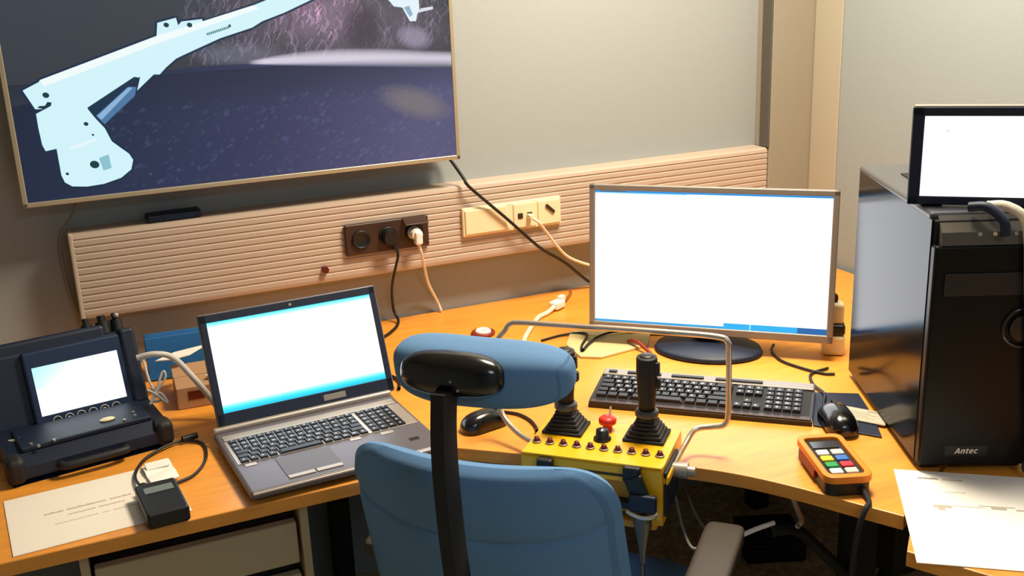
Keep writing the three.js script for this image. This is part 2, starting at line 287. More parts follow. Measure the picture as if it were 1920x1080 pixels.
// ---------------------------------------------------------------- keys shared by both keyboards
function keyAtlas(bg, fg) {
  return canvasTex(512, 512, (c) => {
    c.fillStyle = bg; c.fillRect(0, 0, 512, 512); c.fillStyle = fg; c.textAlign = 'center'; c.textBaseline = 'middle';
    const s = '1234567890QWERTYUIOPASDFGHJKLZXCVBNM,.-+#<F'; c.font = 'bold 40px sans-serif';
    for (let i = 0; i < 42; i++) c.fillText(s[i], (i % 8) * 64 + 26, Math.floor(i / 8) * 64 + 26);
  });
}
const keyGeos = {};
function keyGeo(w, d, h, n) {
  const k = [w.toFixed(4), d.toFixed(4), h, n].join();
  if (keyGeos[k]) return keyGeos[k];
  const g = new THREE.BoxGeometry(w, h, d); const p = g.attributes.position, uv = g.attributes.uv, nn = g.attributes.normal;
  const u0 = (n % 8) / 8, v0 = 1 - Math.floor(n / 8) / 8 - 1 / 8;
  for (let i = 0; i < p.count; i++) {
    if (p.getY(i) > 0) { p.setX(i, p.getX(i) * 0.86); p.setZ(i, p.getZ(i) * 0.84 - d * 0.03); }
    if (nn.getY(i) > 0.5 && n < 42) uv.setXY(i, u0 + uv.getX(i) / 8, v0 + uv.getY(i) / 8); else uv.setXY(i, 0.98, 0.02);
  }
  g.computeVertexNormals(); return keyGeos[k] = g;
}
function keyField(parent, rows, mat, h, y) {
  for (const r of rows) {
    let x = r.x, n = r.n;
    for (const w of r.w) {
      if (w > 0) { const m = part(parent, 'key', keyGeo(w * r.u - 0.0022, r.d - 0.0022, h, w === 1 ? n % 42 : 63), mat); m.position.set(x + w * r.u / 2, y, r.z + r.d / 2); n++; }
      x += Math.abs(w) * r.u;
    }
  }
}
const ones = (n) => Array(n).fill(1);

// ---------------------------------------------------------------- laptop
const screenTex = canvasTex(640, 400, (c, w, h) => {
  c.fillStyle = '#fdfeff'; c.fillRect(0, 0, w, h);
  let g = c.createLinearGradient(0, 0, 0, 26); g.addColorStop(0, '#3fd9f5'); g.addColorStop(1, '#fdfeff'); c.fillStyle = g; c.fillRect(0, 0, w, 26);
  g = c.createLinearGradient(0, h - 42, 0, h); g.addColorStop(0, '#fdfeff'); g.addColorStop(0.5, '#48e0ef'); g.addColorStop(1, '#13b8dc'); c.fillStyle = g; c.fillRect(0, h - 42, w, 42);
});
{
  const t = thing('laptop', 'open silver laptop with a glowing white screen on the straight desk', 'laptop', [0.226, DY, 0.587], 3.5 * R);
  const W = 0.38, D = 0.296, y = 0.026;
  part(t, 'base', [box(W, 0.017, D, 0.006, W / 2, 0.0175, D / 2), box(W - 0.02, 0.012, D - 0.03, 0.004, W / 2, 0.006, D / 2 - 0.005)], M.lapMetal);
  part(t, 'front_lip', box(W - 0.006, 0.006, 0.012, 0.0028, W / 2, 0.021, D - 0.004), M.lapLight, 'bright front edge');
  part(t, 'speaker_strip', slab(0.01, W - 0.01, y, y + 0.0015, 0.03, 0.055, 0.0007), M.lapLight);
  part(t, 'hinge_bar', box(W, 0.012, 0.014, 0.005, W / 2, 0.03, 0.004), M.lapLight);
  part(t, 'keyboard_well', slab(0.008, W - 0.008, y, y + 0.0012, 0.06, 0.172, 0.0005), M.lapLight);
  const km = std(0xffffff, 0.45, { map: keyAtlas('#12131a', '#c9d2e2') });
  const rows = []; const u = 0.0182, d = 0.0184;
  for (let r = 0; r < 6; r++) rows.push({ x: 0.014, z: 0.062 + r * d, u, d: r ? d : 0.016, n: r * 9, w: r === 5 ? [1, 1, 1, 1, 5, 1, 1, 1, 1, 1.0] : r === 4 ? [1.3, ...ones(11), 1.7] : r === 3 ? [1.6, ...ones(11), 1.4] : [...ones(14)] });
  for (let r = 0; r < 6; r++) rows.push({ x: 0.014 + 14.35 * u, z: 0.062 + r * d, u, d: r ? d : 0.016, n: 3 + r * 4, w: [1, 1, 1, 1] });
  keyField(t, rows, km, 0.004, y + 0.003);
  part(t, 'touchpad', slab(0.075, 0.18, y, y + 0.0012, 0.185, 0.265, 0.0005), M.lapPad);
  part(t, 'touchpad_buttons', [slab(0.076, 0.126, y, y + 0.002, 0.266, 0.278, 0.0009), slab(0.129, 0.179, y, y + 0.002, 0.266, 0.278, 0.0009)], M.lapLight);
  for (const [x, z, w] of [[0.03, 0.182, 0.022], [0.236, 0.18, 0.022], [0.3, 0.186, 0.026]]) part(t, 'sticker', slab(x - w / 2, x + w / 2, y, y + 0.001, z - 0.006, z + 0.006, 0.0004), M.lapLight);
  part(t, 'fingerprint_reader', slab(0.325, 0.345, y, y + 0.001, 0.235, 0.247, 0.0004), M.black);
  // lid
  const lid = new THREE.Group(); lid.name = 'lid'; lid.position.set(0.012, 0.03, 0.0); lid.rotation.x = -21 * R; t.add(lid);
  const LH = 0.234;
  part(lid, 'lid_shell', [box(W, LH, 0.011, 0.005, W / 2, LH / 2, -0.004)], M.lapMetal);
  const bz = 0.0022;
  part(lid, 'bezel', [slab(0.003, W - 0.003, 0.004, 0.03, bz - 0.002, bz + 0.001, 0.001), slab(0.003, W - 0.003, LH - 0.019, LH - 0.003, bz - 0.002, bz + 0.001, 0.001), slab(0.003, 0.016, 0.004, LH - 0.003, bz - 0.002, bz + 0.001, 0.001), slab(W - 0.016, W - 0.003, 0.004, LH - 0.003, bz - 0.002, bz + 0.001, 0.001)], M.navyDark, 'dark blue black bezel');
  part(lid, 'screen', plane(W - 0.031, LH - 0.048, W / 2, 0.03 + (LH - 0.049) / 2, bz), glow(screenTex, 1.25));
  part(lid, 'maker_label', slab(0.222, 0.27, 0.011, 0.023, bz, bz + 0.0015, 0.0005), M.silverPaint, 'small silver label strip');
  part(lid, 'webcam', rotX(cyl(0.003, 0.003, 0.002), Math.PI / 2).translate(W / 2, LH - 0.011, bz + 0.0008), M.silver);
  t.updateMatrixWorld(true);
  const a = lid.localToWorld(V3(W / 2, LH / 2, 0.008)), b = lid.localToWorld(V3(W / 2, LH / 2, 1));
  areaLight(a.toArray(), b.toArray(), W - 0.05, LH - 0.06, [0.75, 0.9, 1.1], 1.6);
}

// ---------------------------------------------------------------- wide monitor
{
  const t = thing('monitor', 'wide silver framed monitor with a white screen on a dark oval foot', 'monitor', [1.37, DY, 0.62], -42 * R);
  part(t, 'foot', [at(lathe([[0, 0], [0.125, 0], [0.128, 0.006], [0.122, 0.016], [0.06, 0.026], [0, 0.027]], 48).scale(1, 1, 0.72), 0.01, 0, 0.0)], M.navyDark, 'dark oval foot');
  part(t, 'neck', [slab(-0.035, 0.035, 0.02, 0.19, -0.06, -0.035, 0.008), slab(-0.05, 0.05, 0.14, 0.24, -0.05, -0.02, 0.006)], M.blackMatt);
  const head = new THREE.Group(); head.name = 'display'; head.position.set(0.008, 0.043, 0.01); head.rotation.x = -4 * R; t.add(head);
  const W = 0.57, H = 0.353, f = 0.014;
  part(head, 'rear_shell', [slab(-W / 2 + 0.004, W / 2 - 0.004, 0.004, H - 0.004, -0.022, -0.002, 0.006), slab(-0.18, 0.18, 0.07, 0.29, -0.045, -0.02, 0.012)], M.blackMatt);
  part(head, 'frame', [slab(-W / 2, W / 2, 0, 0.019, -0.012, 0.006, 0.003), slab(-W / 2, W / 2, H - f, H, -0.012, 0.006, 0.003), slab(-W / 2, -W / 2 + f, 0, H, -0.012, 0.006, 0.003), slab(W / 2 - f, W / 2, 0, H, -0.012, 0.006, 0.003)], M.silverPaint, 'silver grey frame');
  const tex = canvasTex(1024, 600, (c, w, h) => {
    c.fillStyle = '#fefefe'; c.fillRect(0, 0, w, h);
    c.fillStyle = '#2f86c8'; c.fillRect(0, 0, w, 9); c.fillStyle = '#9ccdf0'; c.fillRect(0, 9, w * 0.4, 5); c.fillStyle = '#555'; c.fillRect(20, 2, 120, 4);
    c.fillStyle = '#e3e9ee'; c.fillRect(w * 0.85, 118, w * 0.15, 4); c.fillRect(w * 0.76, 474, w * 0.24, 4);
    c.fillStyle = '#23a2dd'; c.fillRect(w * 0.57, h - 26, w * 0.43, 26); c.fillStyle = '#8fd4f2'; c.fillRect(w * 0.68, h - 26, 6, 26); c.fillStyle = '#1b5f9c'; c.fillRect(w * 0.88, h - 26, w * 0.12, 26);
    c.fillStyle = '#2896cf'; c.fillRect(0, h - 10, w * 0.57, 10);
  });
  part(head, 'screen', plane(W - 2 * f, H - f - 0.019, 0, (H + 0.019 - f) / 2, 0.001), glow(tex, 1.3));
  t.updateMatrixWorld(true);
  areaLight(head.localToWorld(V3(0, H / 2, 0.009)).toArray(), head.localToWorld(V3(0, H / 2, 1)).toArray(), W - 0.05, H - 0.06, [0.95, 0.98, 1.05], 1.6);
}

// ---------------------------------------------------------------- keyboard
{
  const t = thing('keyboard', 'black keyboard with silver top edge in front of the wide monitor', 'keyboard', [1.196, DY, 0.872], -41.5 * R);
  const W = 0.455, D = 0.168;
  part(t, 'body', [sweepX([[-D / 2, 0], [D / 2, 0], [D / 2, 0.01], [D / 2 - 0.01, 0.014], [-D / 2 + 0.036, 0.022], [-D / 2, 0.022]], -W / 2, W / 2)], M.black);
  part(t, 'media_strip', box(W - 0.004, 0.005, 0.034, 0.002, 0, 0.0235, -D / 2 + 0.019), M.silverPaint, 'silver strip with media keys');
  for (const [x, w] of [[-0.205, 0.018], [-0.135, 0.075], [-0.04, 0.07], [0.07, 0.1]]) part(t, 'media_key', box(w, 0.005, 0.011, 0.002, x, 0.0272, -D / 2 + 0.022), M.black);
  part(t, 'palm_edge', box(W - 0.004, 0.004, 0.014, 0.0018, 0, 0.0125, D / 2 - 0.008), M.brownSocket);
  const km = std(0xffffff, 0.45, { map: keyAtlas('#16161a', '#d8d8d0') });
  const f = new THREE.Group(); f.name = 'key_bed'; f.position.set(0, 0.019, 0); f.rotation.x = 0.075; t.add(f);
  part(f, 'bed_plate', slab(-W / 2 + 0.006, W / 2 - 0.006, -0.002, 0.0005, -D / 2 + 0.04, D / 2 - 0.016, 0.0006), M.blackMatt);
  const u = 0.0187, d = 0.0187, z0 = -D / 2 + 0.043, rows = [];
  const main = [[...ones(13), 2], [1.5, ...ones(12), 1.5], [1.75, ...ones(11), 2.25], [1.25, ...ones(11), 2.75], [1.25, 1.25, 1.25, 6.25, 1.25, 1.25, 1.25, 1.25]];
  for (let r = 0; r < 5; r++) {
    rows.push({ x: -W / 2 + 0.01, z: z0 + r * d * 1.06 + 0.004, u, d, n: r * 10, w: main[r] });
    rows.push({ x: -W / 2 + 0.01 + 15.3 * u, z: z0 + r * d * 1.06 + 0.004, u, d, n: r * 5 + 2, w: r < 2 ? [1, 1, 1] : r === 2 ? [-3] : r === 3 ? [-1, 1, -1] : [1, 1, 1] });
    rows.push({ x: -W / 2 + 0.01 + 18.6 * u, z: z0 + r * d * 1.06 + 0.004, u, d, n: r * 3, w: [1, 1, 1, 1] });
  }
  keyField(f, rows, km, 0.007, 0.004);
}

// ---------------------------------------------------------------- mice, pad, note
function mouse(name, label, pos, turn, s = 1) {
  const t = thing(name, label, 'mouse', pos, turn);
  const half = (q) => { if (q[1] < 0) q[1] *= 0.1; q[1] += 0.0042; };
  part(t, 'shell', squad(0.031 * s, 0.034 * s, 0.054 * s, 0.85, 0.8, (q) => { half(q); q[0] *= 1 - 0.12 * Math.cos(q[2] * 40); if (q[2] < 0) q[1] *= 1 - 0.25 * (q[2] / (0.054 * s)) ** 2; }, 40, 28), M.blackGloss);
  part(t, 'wheel', rotZ(cyl(0.009 * s, 0.009 * s, 0.006 * s), Math.PI / 2).translate(0, 0.028 * s, -0.028 * s), M.rubber);
  return t;
}
const mouseLeft = mouse('mouse', 'glossy black mouse lying left of the yellow controller', [0.738, DY, 0.77], -78 * R, 1.0);
const mouseRight = mouse('mouse', 'glossy black mouse on the dark mouse pad beside the tower', [1.352, DY + 0.0042, 1.112], -24 * R, 1.12);
{
  const t = thing('mouse_pad', 'thin dark mouse pad between keyboard and computer tower', 'mouse pad');
  part(t, 'mat', planSlab([[1.418, 0.951], [1.5, 1.005], [1.44, 1.12], [1.392, 1.192], [1.314, 1.086]], DY, DY + 0.004, 0.001), M.navyDark);
  const n = thing('note_card', 'grey printed card lying on the mouse pad behind the mouse', 'card', [1.425, DY + 0.0042, 1.1], -57 * R);
  const tex = canvasTex(128, 96, (c, w, h) => { c.fillStyle = '#b9b19c'; c.fillRect(0, 0, w, h); c.fillStyle = '#6e6858'; c.fillRect(70, 10, 40, 6); for (let i = 0; i < 4; i++) c.fillRect(12, 30 + i * 14, 70 + 20 * ((i * 7) % 2), 3); });
  part(n, 'card_sheet', box(0.105, 0.003, 0.06, 0.001, 0, 0.0015, 0), M.grayNote);
  part(n, 'print', rotX(plane(0.1, 0.055), -Math.PI / 2).translate(0, 0.0033, 0), std(0xffffff, 0.7, { map: tex }));
}

// ---------------------------------------------------------------- orange handset
{
  const t = thing('handset', 'orange framed remote handset with coloured push buttons near the desk edge', 'remote', [1.213, DY, 1.262], -21 * R);
  const prof = (w, d, r) => { const s = new THREE.Shape(); s.moveTo(-w + r, -d); s.lineTo(w - r, -d); s.quadraticCurveTo(w, -d, w, -d + r); s.lineTo(w, d - r); s.quadraticCurveTo(w, d, w - r, d); s.lineTo(-w + r, d); s.quadraticCurveTo(-w, d, -w, d - r); s.lineTo(-w, -d + r); s.quadraticCurveTo(-w, -d, -w + r, -d); return s; };
  const ex = (s, h, y, b = 0.003) => { const g = new THREE.ExtrudeGeometry(s, { depth: h - 2 * b, bevelEnabled: true, bevelSize: b, bevelThickness: b, bevelOffset: -b, bevelSegments: 2 }); g.rotateX(-Math.PI / 2); return buv(g.translate(0, y + b, 0)); };
  part(t, 'housing', ex(prof(0.04, 0.085, 0.02), 0.03, 0), M.black, 'black lower housing');
  const ring = prof(0.043, 0.088, 0.022); ring.holes.push(prof(0.032, 0.074, 0.012));
  part(t, 'bumper', ex(ring, 0.014, 0.024, 0.002), M.orange, 'orange rubber bumper');
  for (const s of [-1, 1]) part(t, 'side_grip', box(0.0055, 0.016, 0.08, 0.002, s * 0.042, 0.016, -0.01), M.redCord);
  part(t, 'face', slab(-0.032, 0.032, 0.027, 0.031, -0.074, 0.074, 0.001), M.blackMatt);
  part(t, 'display', slab(-0.024, 0.024, 0.03, 0.033, -0.066, -0.038, 0.001), M.blackGloss);
  const cols = [[0xf2f0ea, 'white button'], [0xd9d7c8, 'grey button'], [0xf0d020, 'yellow button'], [0x3a6fc0, 'blue button'], [0x1f9a4c, 'green button'], [0xe03040, 'red button'], [0xf2f0ea, 'white button'], [0xd8d4c4, 'pale button']];
  cols.forEach(([c, l], i) => part(t, 'button', box(0.022, 0.006, 0.018, 0.0028, i % 2 ? 0.0135 : -0.0135, 0.033, -0.018 + Math.floor(i / 2) * 0.0245), std(c, 0.4), l));
}

// ---------------------------------------------------------------- computer tower with small monitor
{
  const t = thing('computer_tower', 'tall black glossy computer tower with silver lettering on the corner desk', 'computer', [1.346, DY, 1.33], -26.3 * R);
  const W = 0.2, D = 0.468, H = 0.472;
  part(t, 'case_body', [slab(0.004, W - 0.004, 0.012, H - 0.012, -D, -0.02, 0.003)], M.blackMatt);
  part(t, 'side_panel', [slab(0, 0.005, 0.014, H - 0.01, -D, -0.022, 0.002)], M.caseGloss, 'glossy black side panel');
  part(t, 'side_panel', [slab(W - 0.005, W, 0.014, H - 0.01, -D, -0.022, 0.002)], M.caseGloss);
  part(t, 'top_cover', [slab(-0.001, W + 0.001, H - 0.014, H, -D - 0.002, -0.03, 0.006)], std(0x55565a, 0.35), 'dark grey top cover');
  part(t, 'top_recess', slab(0.05, 0.15, H, H + 0.003, -0.36, -0.26, 0.0012), M.blackMatt);
  part(t, 'front_panel', [slab(0.001, W - 0.001, 0.012, H - 0.052, -0.024, 0, 0.006)], M.caseFront, 'smooth black front');
  part(t, 'bay_cover', slab(0.02, W - 0.02, H - 0.14, H - 0.1, -0.004, 0.0025, 0.001), M.black);
  part(t, 'port_bar', sweepX([[-0.03, H - 0.052], [-0.002, H - 0.052], [-0.006, H - 0.03], [-0.03, H - 0.005]], 0.012, W - 0.012), std(0x5c5850, 0.5, { metalness: 0.2 }), 'sloping grey port bar');
  for (const [x, c] of [[0.075, M.silver], [0.1, M.white], [0.112, M.white], [0.135, M.silver]]) part(t, 'indicator', rotX(cyl(0.0035, 0.0035, 0.004), 1.3).translate(x, H - 0.034, -0.006), c);
  part(t, 'power_ring', at(new THREE.TorusGeometry(0.034, 0.0035, 12, 40), 0.16, H - 0.2, 0.001), M.blackGloss, 'glossy black ring on the front');
  part(t, 'power_button', rotX(cyl(0.024, 0.026, 0.008), Math.PI / 2).translate(0.16, H - 0.2, 0.001), M.blackGloss);
  const tex = canvasTex(512, 128, (c, w, h) => { c.fillStyle = '#0c0c0d'; c.fillRect(0, 0, w, h); c.fillStyle = '#e8e2cc'; c.font = 'italic bold 100px sans-serif'; c.textAlign = 'center'; c.textBaseline = 'middle'; c.fillText('Antec', w / 2, h / 2 + 4, w - 40); });
  part(t, 'lettering', plane(0.074, 0.0185, 0.083, 0.042, 0.0006), std(0xffffff, 0.3, { map: tex, metalness: 0.2 }), 'silver lettering');
  part(t, 'foot', [slab(0.01, 0.04, 0, 0.013, -0.06, -0.02, 0.004)], M.rubber); part(t, 'foot', [slab(W - 0.04, W - 0.01, 0, 0.013, -0.06, -0.02, 0.004)], M.rubber);
  part(t, 'foot', [slab(0.01, 0.04, 0, 0.013, -D + 0.02, -D + 0.06, 0.004)], M.rubber); part(t, 'foot', [slab(W - 0.04, W - 0.01, 0, 0.013, -D + 0.02, -D + 0.06, 0.004)], M.rubber);
}
{
  const t = thing('small_monitor', 'small black monitor with a white screen standing on the computer tower', 'monitor', [1.362, DY + 0.4725, 1.244], -40 * R);
  const W = 0.36, H = 0.168;
  part(t, 'display_shell', slab(0, W, 0.003, H + 0.003, -0.024, -0.002, 0.006), M.navyDark);
  part(t, 'bezel', [slab(0, W, 0.003, 0.018, -0.008, 0.002, 0.002), slab(0, W, H - 0.012, H + 0.003, -0.008, 0.002, 0.002), slab(0, 0.019, 0.003, H + 0.003, -0.008, 0.002, 0.002), slab(W - 0.019, W, 0.003, H + 0.003, -0.008, 0.002, 0.002)], M.navyDark, 'dark blue black bezel');
  part(t, 'top_edge', slab(0.002, W - 0.002, H + 0.0025, H + 0.0055, -0.02, 0, 0.001), M.silver);
  part(t, 'screen', plane(W - 0.036, H - 0.03, W / 2, 0.018 + (H - 0.03) / 2, 0), glow(canvasTex(256, 128, (c, w, h) => { c.fillStyle = '#fefefe'; c.fillRect(0, 0, w, h); c.fillStyle = '#d9dde2'; c.fillRect(28, 20, 6, 6); }), 1.25));
  part(t, 'stand', [slab(0.02, 0.06, 0, 0.03, -0.05, -0.004, 0.004), slab(0.16, 0.22, 0, 0.012, -0.07, -0.01, 0.004), slab(0.18, 0.2, 0.008, 0.06, -0.05, -0.02, 0.004)], M.black);
  t.updateMatrixWorld(true);
  areaLight(t.localToWorld(V3(W / 2, H / 2, 0.006)).toArray(), t.localToWorld(V3(W / 2, H / 2, 1)).toArray(), W - 0.05, H - 0.05, [0.95, 0.98, 1.05], 1.3);
}

// ---------------------------------------------------------------- rugged case with screen
{
  const t = thing('rugged_case', 'open dark rugged case with a small lit screen at the left', 'control case', [0, DY, 0.558], 10 * R);
  part(t, 'base', [sweepX([[0.0, 0.004], [0.012, 0.0], [-0.25, 0.0], [-0.25, 0.05], [-0.14, 0.056], [-0.02, 0.05], [0.012, 0.034], [0.014, 0.012]].sort(() => 0), -0.148, 0.15)], M.navyDark);
  part(t, 'corner_guard', [box(0.036, 0.052, 0.05, 0.014, -0.138, 0.028, -0.006)], M.rubber); part(t, 'corner_guard', [box(0.036, 0.052, 0.05, 0.014, 0.14, 0.028, -0.006)], M.rubber);
  part(t, 'handle', [tube([[-0.06, 0.022, 0.012], [-0.055, 0.024, 0.03], [0.0, 0.025, 0.034], [0.055, 0.024, 0.03], [0.06, 0.022, 0.012]], 0.008)], M.rubber);
  part(t, 'deck', [slab(-0.12, 0.125, 0.05, 0.06, -0.125, -0.02, 0.003)], M.navyDark);
  part(t, 'badge', [squad(0.015, 0.004, 0.008, 1, 1).translate(0.048, 0.0615, -0.055)], M.cream, 'pale oval badge');
  for (const [x, z] of [[-0.1, -0.03], [-0.09, -0.012], [0.1, -0.06], [0.098, -0.04], [-0.06, -0.02], [0.075, -0.03]]) part(t, 'screw', cyl(0.0032, 0.0036, 0.004, x, 0.061, z, 12), M.silver);
  const lid = new THREE.Group(); lid.name = 'lid'; lid.position.set(0, 0.05, -0.13); lid.rotation.x = -18 * R; t.add(lid);
  part(lid, 'lid_shell', [slab(-0.15, 0.155, -0.01, 0.158, -0.05, -0.014, 0.012), slab(-0.12, 0.1, 0.14, 0.178, -0.05, -0.016, 0.01)], M.navyDark);
  part(lid, 'display_housing', [slab(-0.072, 0.138, -0.006, 0.152, -0.02, 0.0, 0.006)], M.navy, 'dark blue display housing');
  part(lid, 'side_module', [slab(0.12, 0.152, 0.0, 0.16, -0.03, 0.006, 0.008)], M.navyDark);
  const tex = canvasTex(256, 160, (c, w, h) => { c.fillStyle = '#fdffff'; c.fillRect(0, 0, w, h); const g = c.createLinearGradient(0, 0, 60, 70); g.addColorStop(0, '#a8fbf8'); g.addColorStop(0.6, '#d4fffd'); g.addColorStop(1, '#f4ffff'); c.fillStyle = g; c.fillRect(0, 0, w, 72); });
  part(lid, 'screen', plane(0.167, 0.099, 0.026, 0.069, 0.0006), glow(tex, 1.2));
  for (let i = 0; i < 6; i++) {
    const b = part(lid, 'button', rotX(cyl(0.009, 0.0095, 0.004), Math.PI / 2).translate(-0.031 + i * 0.023, 0.0055, 0.002), M.navyDark);
    part(b, 'button_ring', at(new THREE.TorusGeometry(0.0082, 0.0009, 8, 24), -0.031 + i * 0.023, 0.0055, 0.0042), M.paleCord);
    part(b, 'symbol', at(i === 1 || i === 4 ? rotX(cyl(0.0035, 0.0035, 0.001), Math.PI / 2) : new THREE.BoxGeometry(0.0045, 0.0025, 0.001), -0.031 + i * 0.023, 0.0055, 0.0044), M.paleCord);
  }
  for (const [x, r] of [[0.068, 0.011], [0.1, 0.014], [0.128, 0.012]]) part(lid, 'connector', [cyl(r, r * 1.1, 0.026, x, 0.17, -0.034, 16), cyl(r * 0.6, r * 0.6, 0.016, x, 0.188, -0.034, 14)], M.black, 'round black connector');
  part(lid, 'connector_cap', [squad(0.006, 0.006, 0.006, 1, 1).translate(0.128, 0.19, -0.022)], M.silver, 'bright cap');
  t.updateMatrixWorld(true);
  areaLight(lid.localToWorld(V3(0.026, 0.069, 0.005)).toArray(), lid.localToWorld(V3(0.026, 0.069, 1)).toArray(), 0.15, 0.09, [0.75, 0.95, 1.05], 1.2);
}
// papers: the print is too blurred to read, so it is laid down as rows of faint letter-sized strokes
function faintPrint(c, col, x, y, words, h) {
  c.strokeStyle = col; c.lineWidth = 2.2;
  for (const w of words) { c.beginPath(); for (let k = 0; k < w; k += 6) { const a = y - h * (0.6 + 0.4 * rnd()); c.moveTo(x + k, y); c.lineTo(x + k + 1, a); c.lineTo(x + k + 4, y - h * 0.3 * rnd()); } c.stroke(); x += w + 14; }
}
function sheet(name, label, w, d, pos, turn, tex, mat) {
  const t = thing(name, label, 'paper', pos, turn);
  part(t, 'paper_sheet', slab(-w / 2, w / 2, 0, 0.0016, -d / 2, d / 2, 0.0006), mat || M.paper);
  part(t, 'print', rotX(plane(w - 0.004, d - 0.004), -Math.PI / 2).translate(0, 0.0018, 0), std(0xffffff, 0.8, { map: tex }));
  return t;
}
sheet('printed_sheet', 'white landscape sheet with three faint lines of print in front of the rugged case', 0.29, 0.222, [-0.008, DY + 0.0003, 0.748], 4.2 * R, canvasTex(640, 480, (c, w, h) => {
  c.fillStyle = '#f3ecdd'; c.fillRect(0, 0, w, h); c.fillStyle = '#9a8478'; c.textAlign = 'center';
  faintPrint(c, '#a8947e', 130, 218, [70, 150, 84, 12, 70], 15); faintPrint(c, '#b09c88', 215, 262, [100, 100], 12); faintPrint(c, '#c0b09c', 160, 318, [160, 30, 110], 11);
}));
{
  const t = sheet('printed_sheet', 'bright white portrait sheet with a small heading before the computer tower', 0.25, 0.318, [1.322, DY + 0.0003, 1.505], -37.0 * R, canvasTex(512, 640, (c, w, h) => {
    c.fillStyle = '#fdfbf4'; c.fillRect(0, 0, w, h); faintPrint(c, '#4c4a40', 74, 62, [70], 14); faintPrint(c, '#a39a86', 158, 64, [70], 12);
    c.fillStyle = '#b9b4a4'; c.fillRect(150, 150, 74, 4); c.fillRect(100, 252, 60, 20); c.fillRect(112, 266, 24, 24); c.fillRect(160, 250, 110, 6); c.fillRect(250, 236, 120, 7); c.fillRect(290, 244, 50, 16); c.fillRect(370, 250, 40, 10);
  }));
}
{
  const t = thing('khaki_envelope', 'flat khaki envelope on the corner desk left of the monitor foot', 'envelope');
  part(t, 'body', planSlab([[1.15, 0.35], [1.265, 0.366], [1.325, 0.45], [1.27, 0.53], [1.13, 0.548], [1.09, 0.52], [1.098, 0.43]], DY, DY + 0.006, 0.002), M.khaki);
  part(t, 'flap', planSlab([[1.15, 0.352], [1.262, 0.368], [1.2, 0.44]], DY + 0.006, DY + 0.0075, 0.0006), M.khaki);
}
let adapterBox;
{
  const t = adapterBox = thing('adapter_box', 'small black power adapter box on the corner of the white sheet', 'adapter', [0.099, DY + 0.0022, 0.826], 4 * R);
  part(t, 'body', [box(0.072, 0.03, 0.128, 0.006, 0, 0.0155, 0)], M.black);
  part(t, 'rating_label', slab(-0.024, 0.026, 0.03, 0.0315, -0.04, -0.016, 0.0005), std(0x6e7a78, 0.5), 'grey label');
  part(t, 'cord_boot', rotX(cyl(0.006, 0.008, 0.02), Math.PI / 2).translate(-0.018, 0.016, -0.072), M.rubber);
}
// cords: every one its own thing
function cord(name, label, pts, r, mat, category = 'cable', extra) {
  const t = thing(name, label, category);
  part(t, 'cord', tube(pts, r), mat);
  if (extra) extra(t);
  return t;
}
const Y = DY;
function ownCord(t, name, pts, r, mat, label) { t.updateMatrixWorld(true); const q = pts.map((p) => t.worldToLocal(V3(...p)).toArray()); return part(t, name, tube(q, r), mat, label); }
ownCord(adapterBox, 'loop_cord', [[0.085, Y + 0.017, 0.757], [0.07, Y + 0.012, 0.72], [0.068, Y + 0.006, 0.66], [0.09, Y + 0.005, 0.6], [0.13, Y + 0.008, 0.565], [0.17, Y + 0.006, 0.548], [0.205, Y + 0.004, 0.575], [0.2, Y + 0.004, 0.65], [0.17, Y + 0.004, 0.71], [0.13, Y + 0.006, 0.735]], 0.003, M.black, 'thin black looping cord');
ownCord(adapterBox, 'barrel_plug', [[0.17, Y + 0.01, 0.55], [0.2, Y + 0.01, 0.543]], 0.0065, M.black);
{
  const t = thing('white_card_scrap', 'crumpled white label card inside the loop of the adapter cord', 'card', [0.112, Y + 0.0025, 0.672], 6 * R);
  const g = new THREE.BoxGeometry(0.052, 0.003, 0.085, 10, 1, 14), p = g.attributes.position;
  for (let i = 0; i < p.count; i++) p.setY(i, p.getY(i) + 0.0025 + 0.004 * Math.abs(Math.sin(p.getZ(i) * 60 + p.getX(i) * 25)));
  g.computeVertexNormals(); part(t, 'card_sheet', buv(g), M.paper); part(t, 'fold', box(0.044, 0.003, 0.02, 0.001).rotateX(0.3).translate(0.0, 0.011, -0.02), M.white);
}
cord('television_cable', 'black cable hanging from the television to behind the wide monitor', [[0.93, 1.2, 0.028], [0.965, 1.165, 0.032], [0.985, 1.115, 0.085], [0.998, 1.09, 0.096], [1.1, 0.992, 0.098], [1.195, 0.9, 0.09], [1.29, 0.834, 0.05], [1.379, 0.757, 0.03], [1.42, Y + 0.005, 0.06]], 0.0042, M.black);
cord('wall_lead', 'thin grey lead dropping past the left end of the trunking', [[0.07, 1.18, 0.03], [0.055, 1.146, 0.02], [0.035, 1.115, 0.02], [0.012, 1.085, 0.02], [0.005, 1.03, 0.015], [0.008, 0.95, 0.01], [0.022, 0.87, 0.012], [0.028, 0.78, 0.015], [0.03, Y + 0.004, 0.03]], 0.0035, std(0x8c877a, 0.6));
cord('power_lead', 'black power lead from the dark socket strip down to the laptop', [[0.788, 0.962, 0.1], [0.786, 0.94, 0.11], [0.782, 0.9, 0.09], [0.782, 0.84, 0.05], [0.788, 0.775, 0.03], [0.79, Y + 0.008, 0.06], [0.75, Y + 0.0055, 0.12], [0.67, Y + 0.005, 0.2], [0.63, Y + 0.005, 0.32], [0.66, Y + 0.005, 0.44], [0.645, Y + 0.006, 0.5]], 0.0038, M.black, 'cable', (t) => part(t, 'plug', [rotX(cyl(0.018, 0.02, 0.03), Math.PI / 2).translate(0.771, 0.99, 0.1), box(0.016, 0.04, 0.016, 0.005, 0.782, 0.975, 0.105)], M.black, 'black angled plug'));
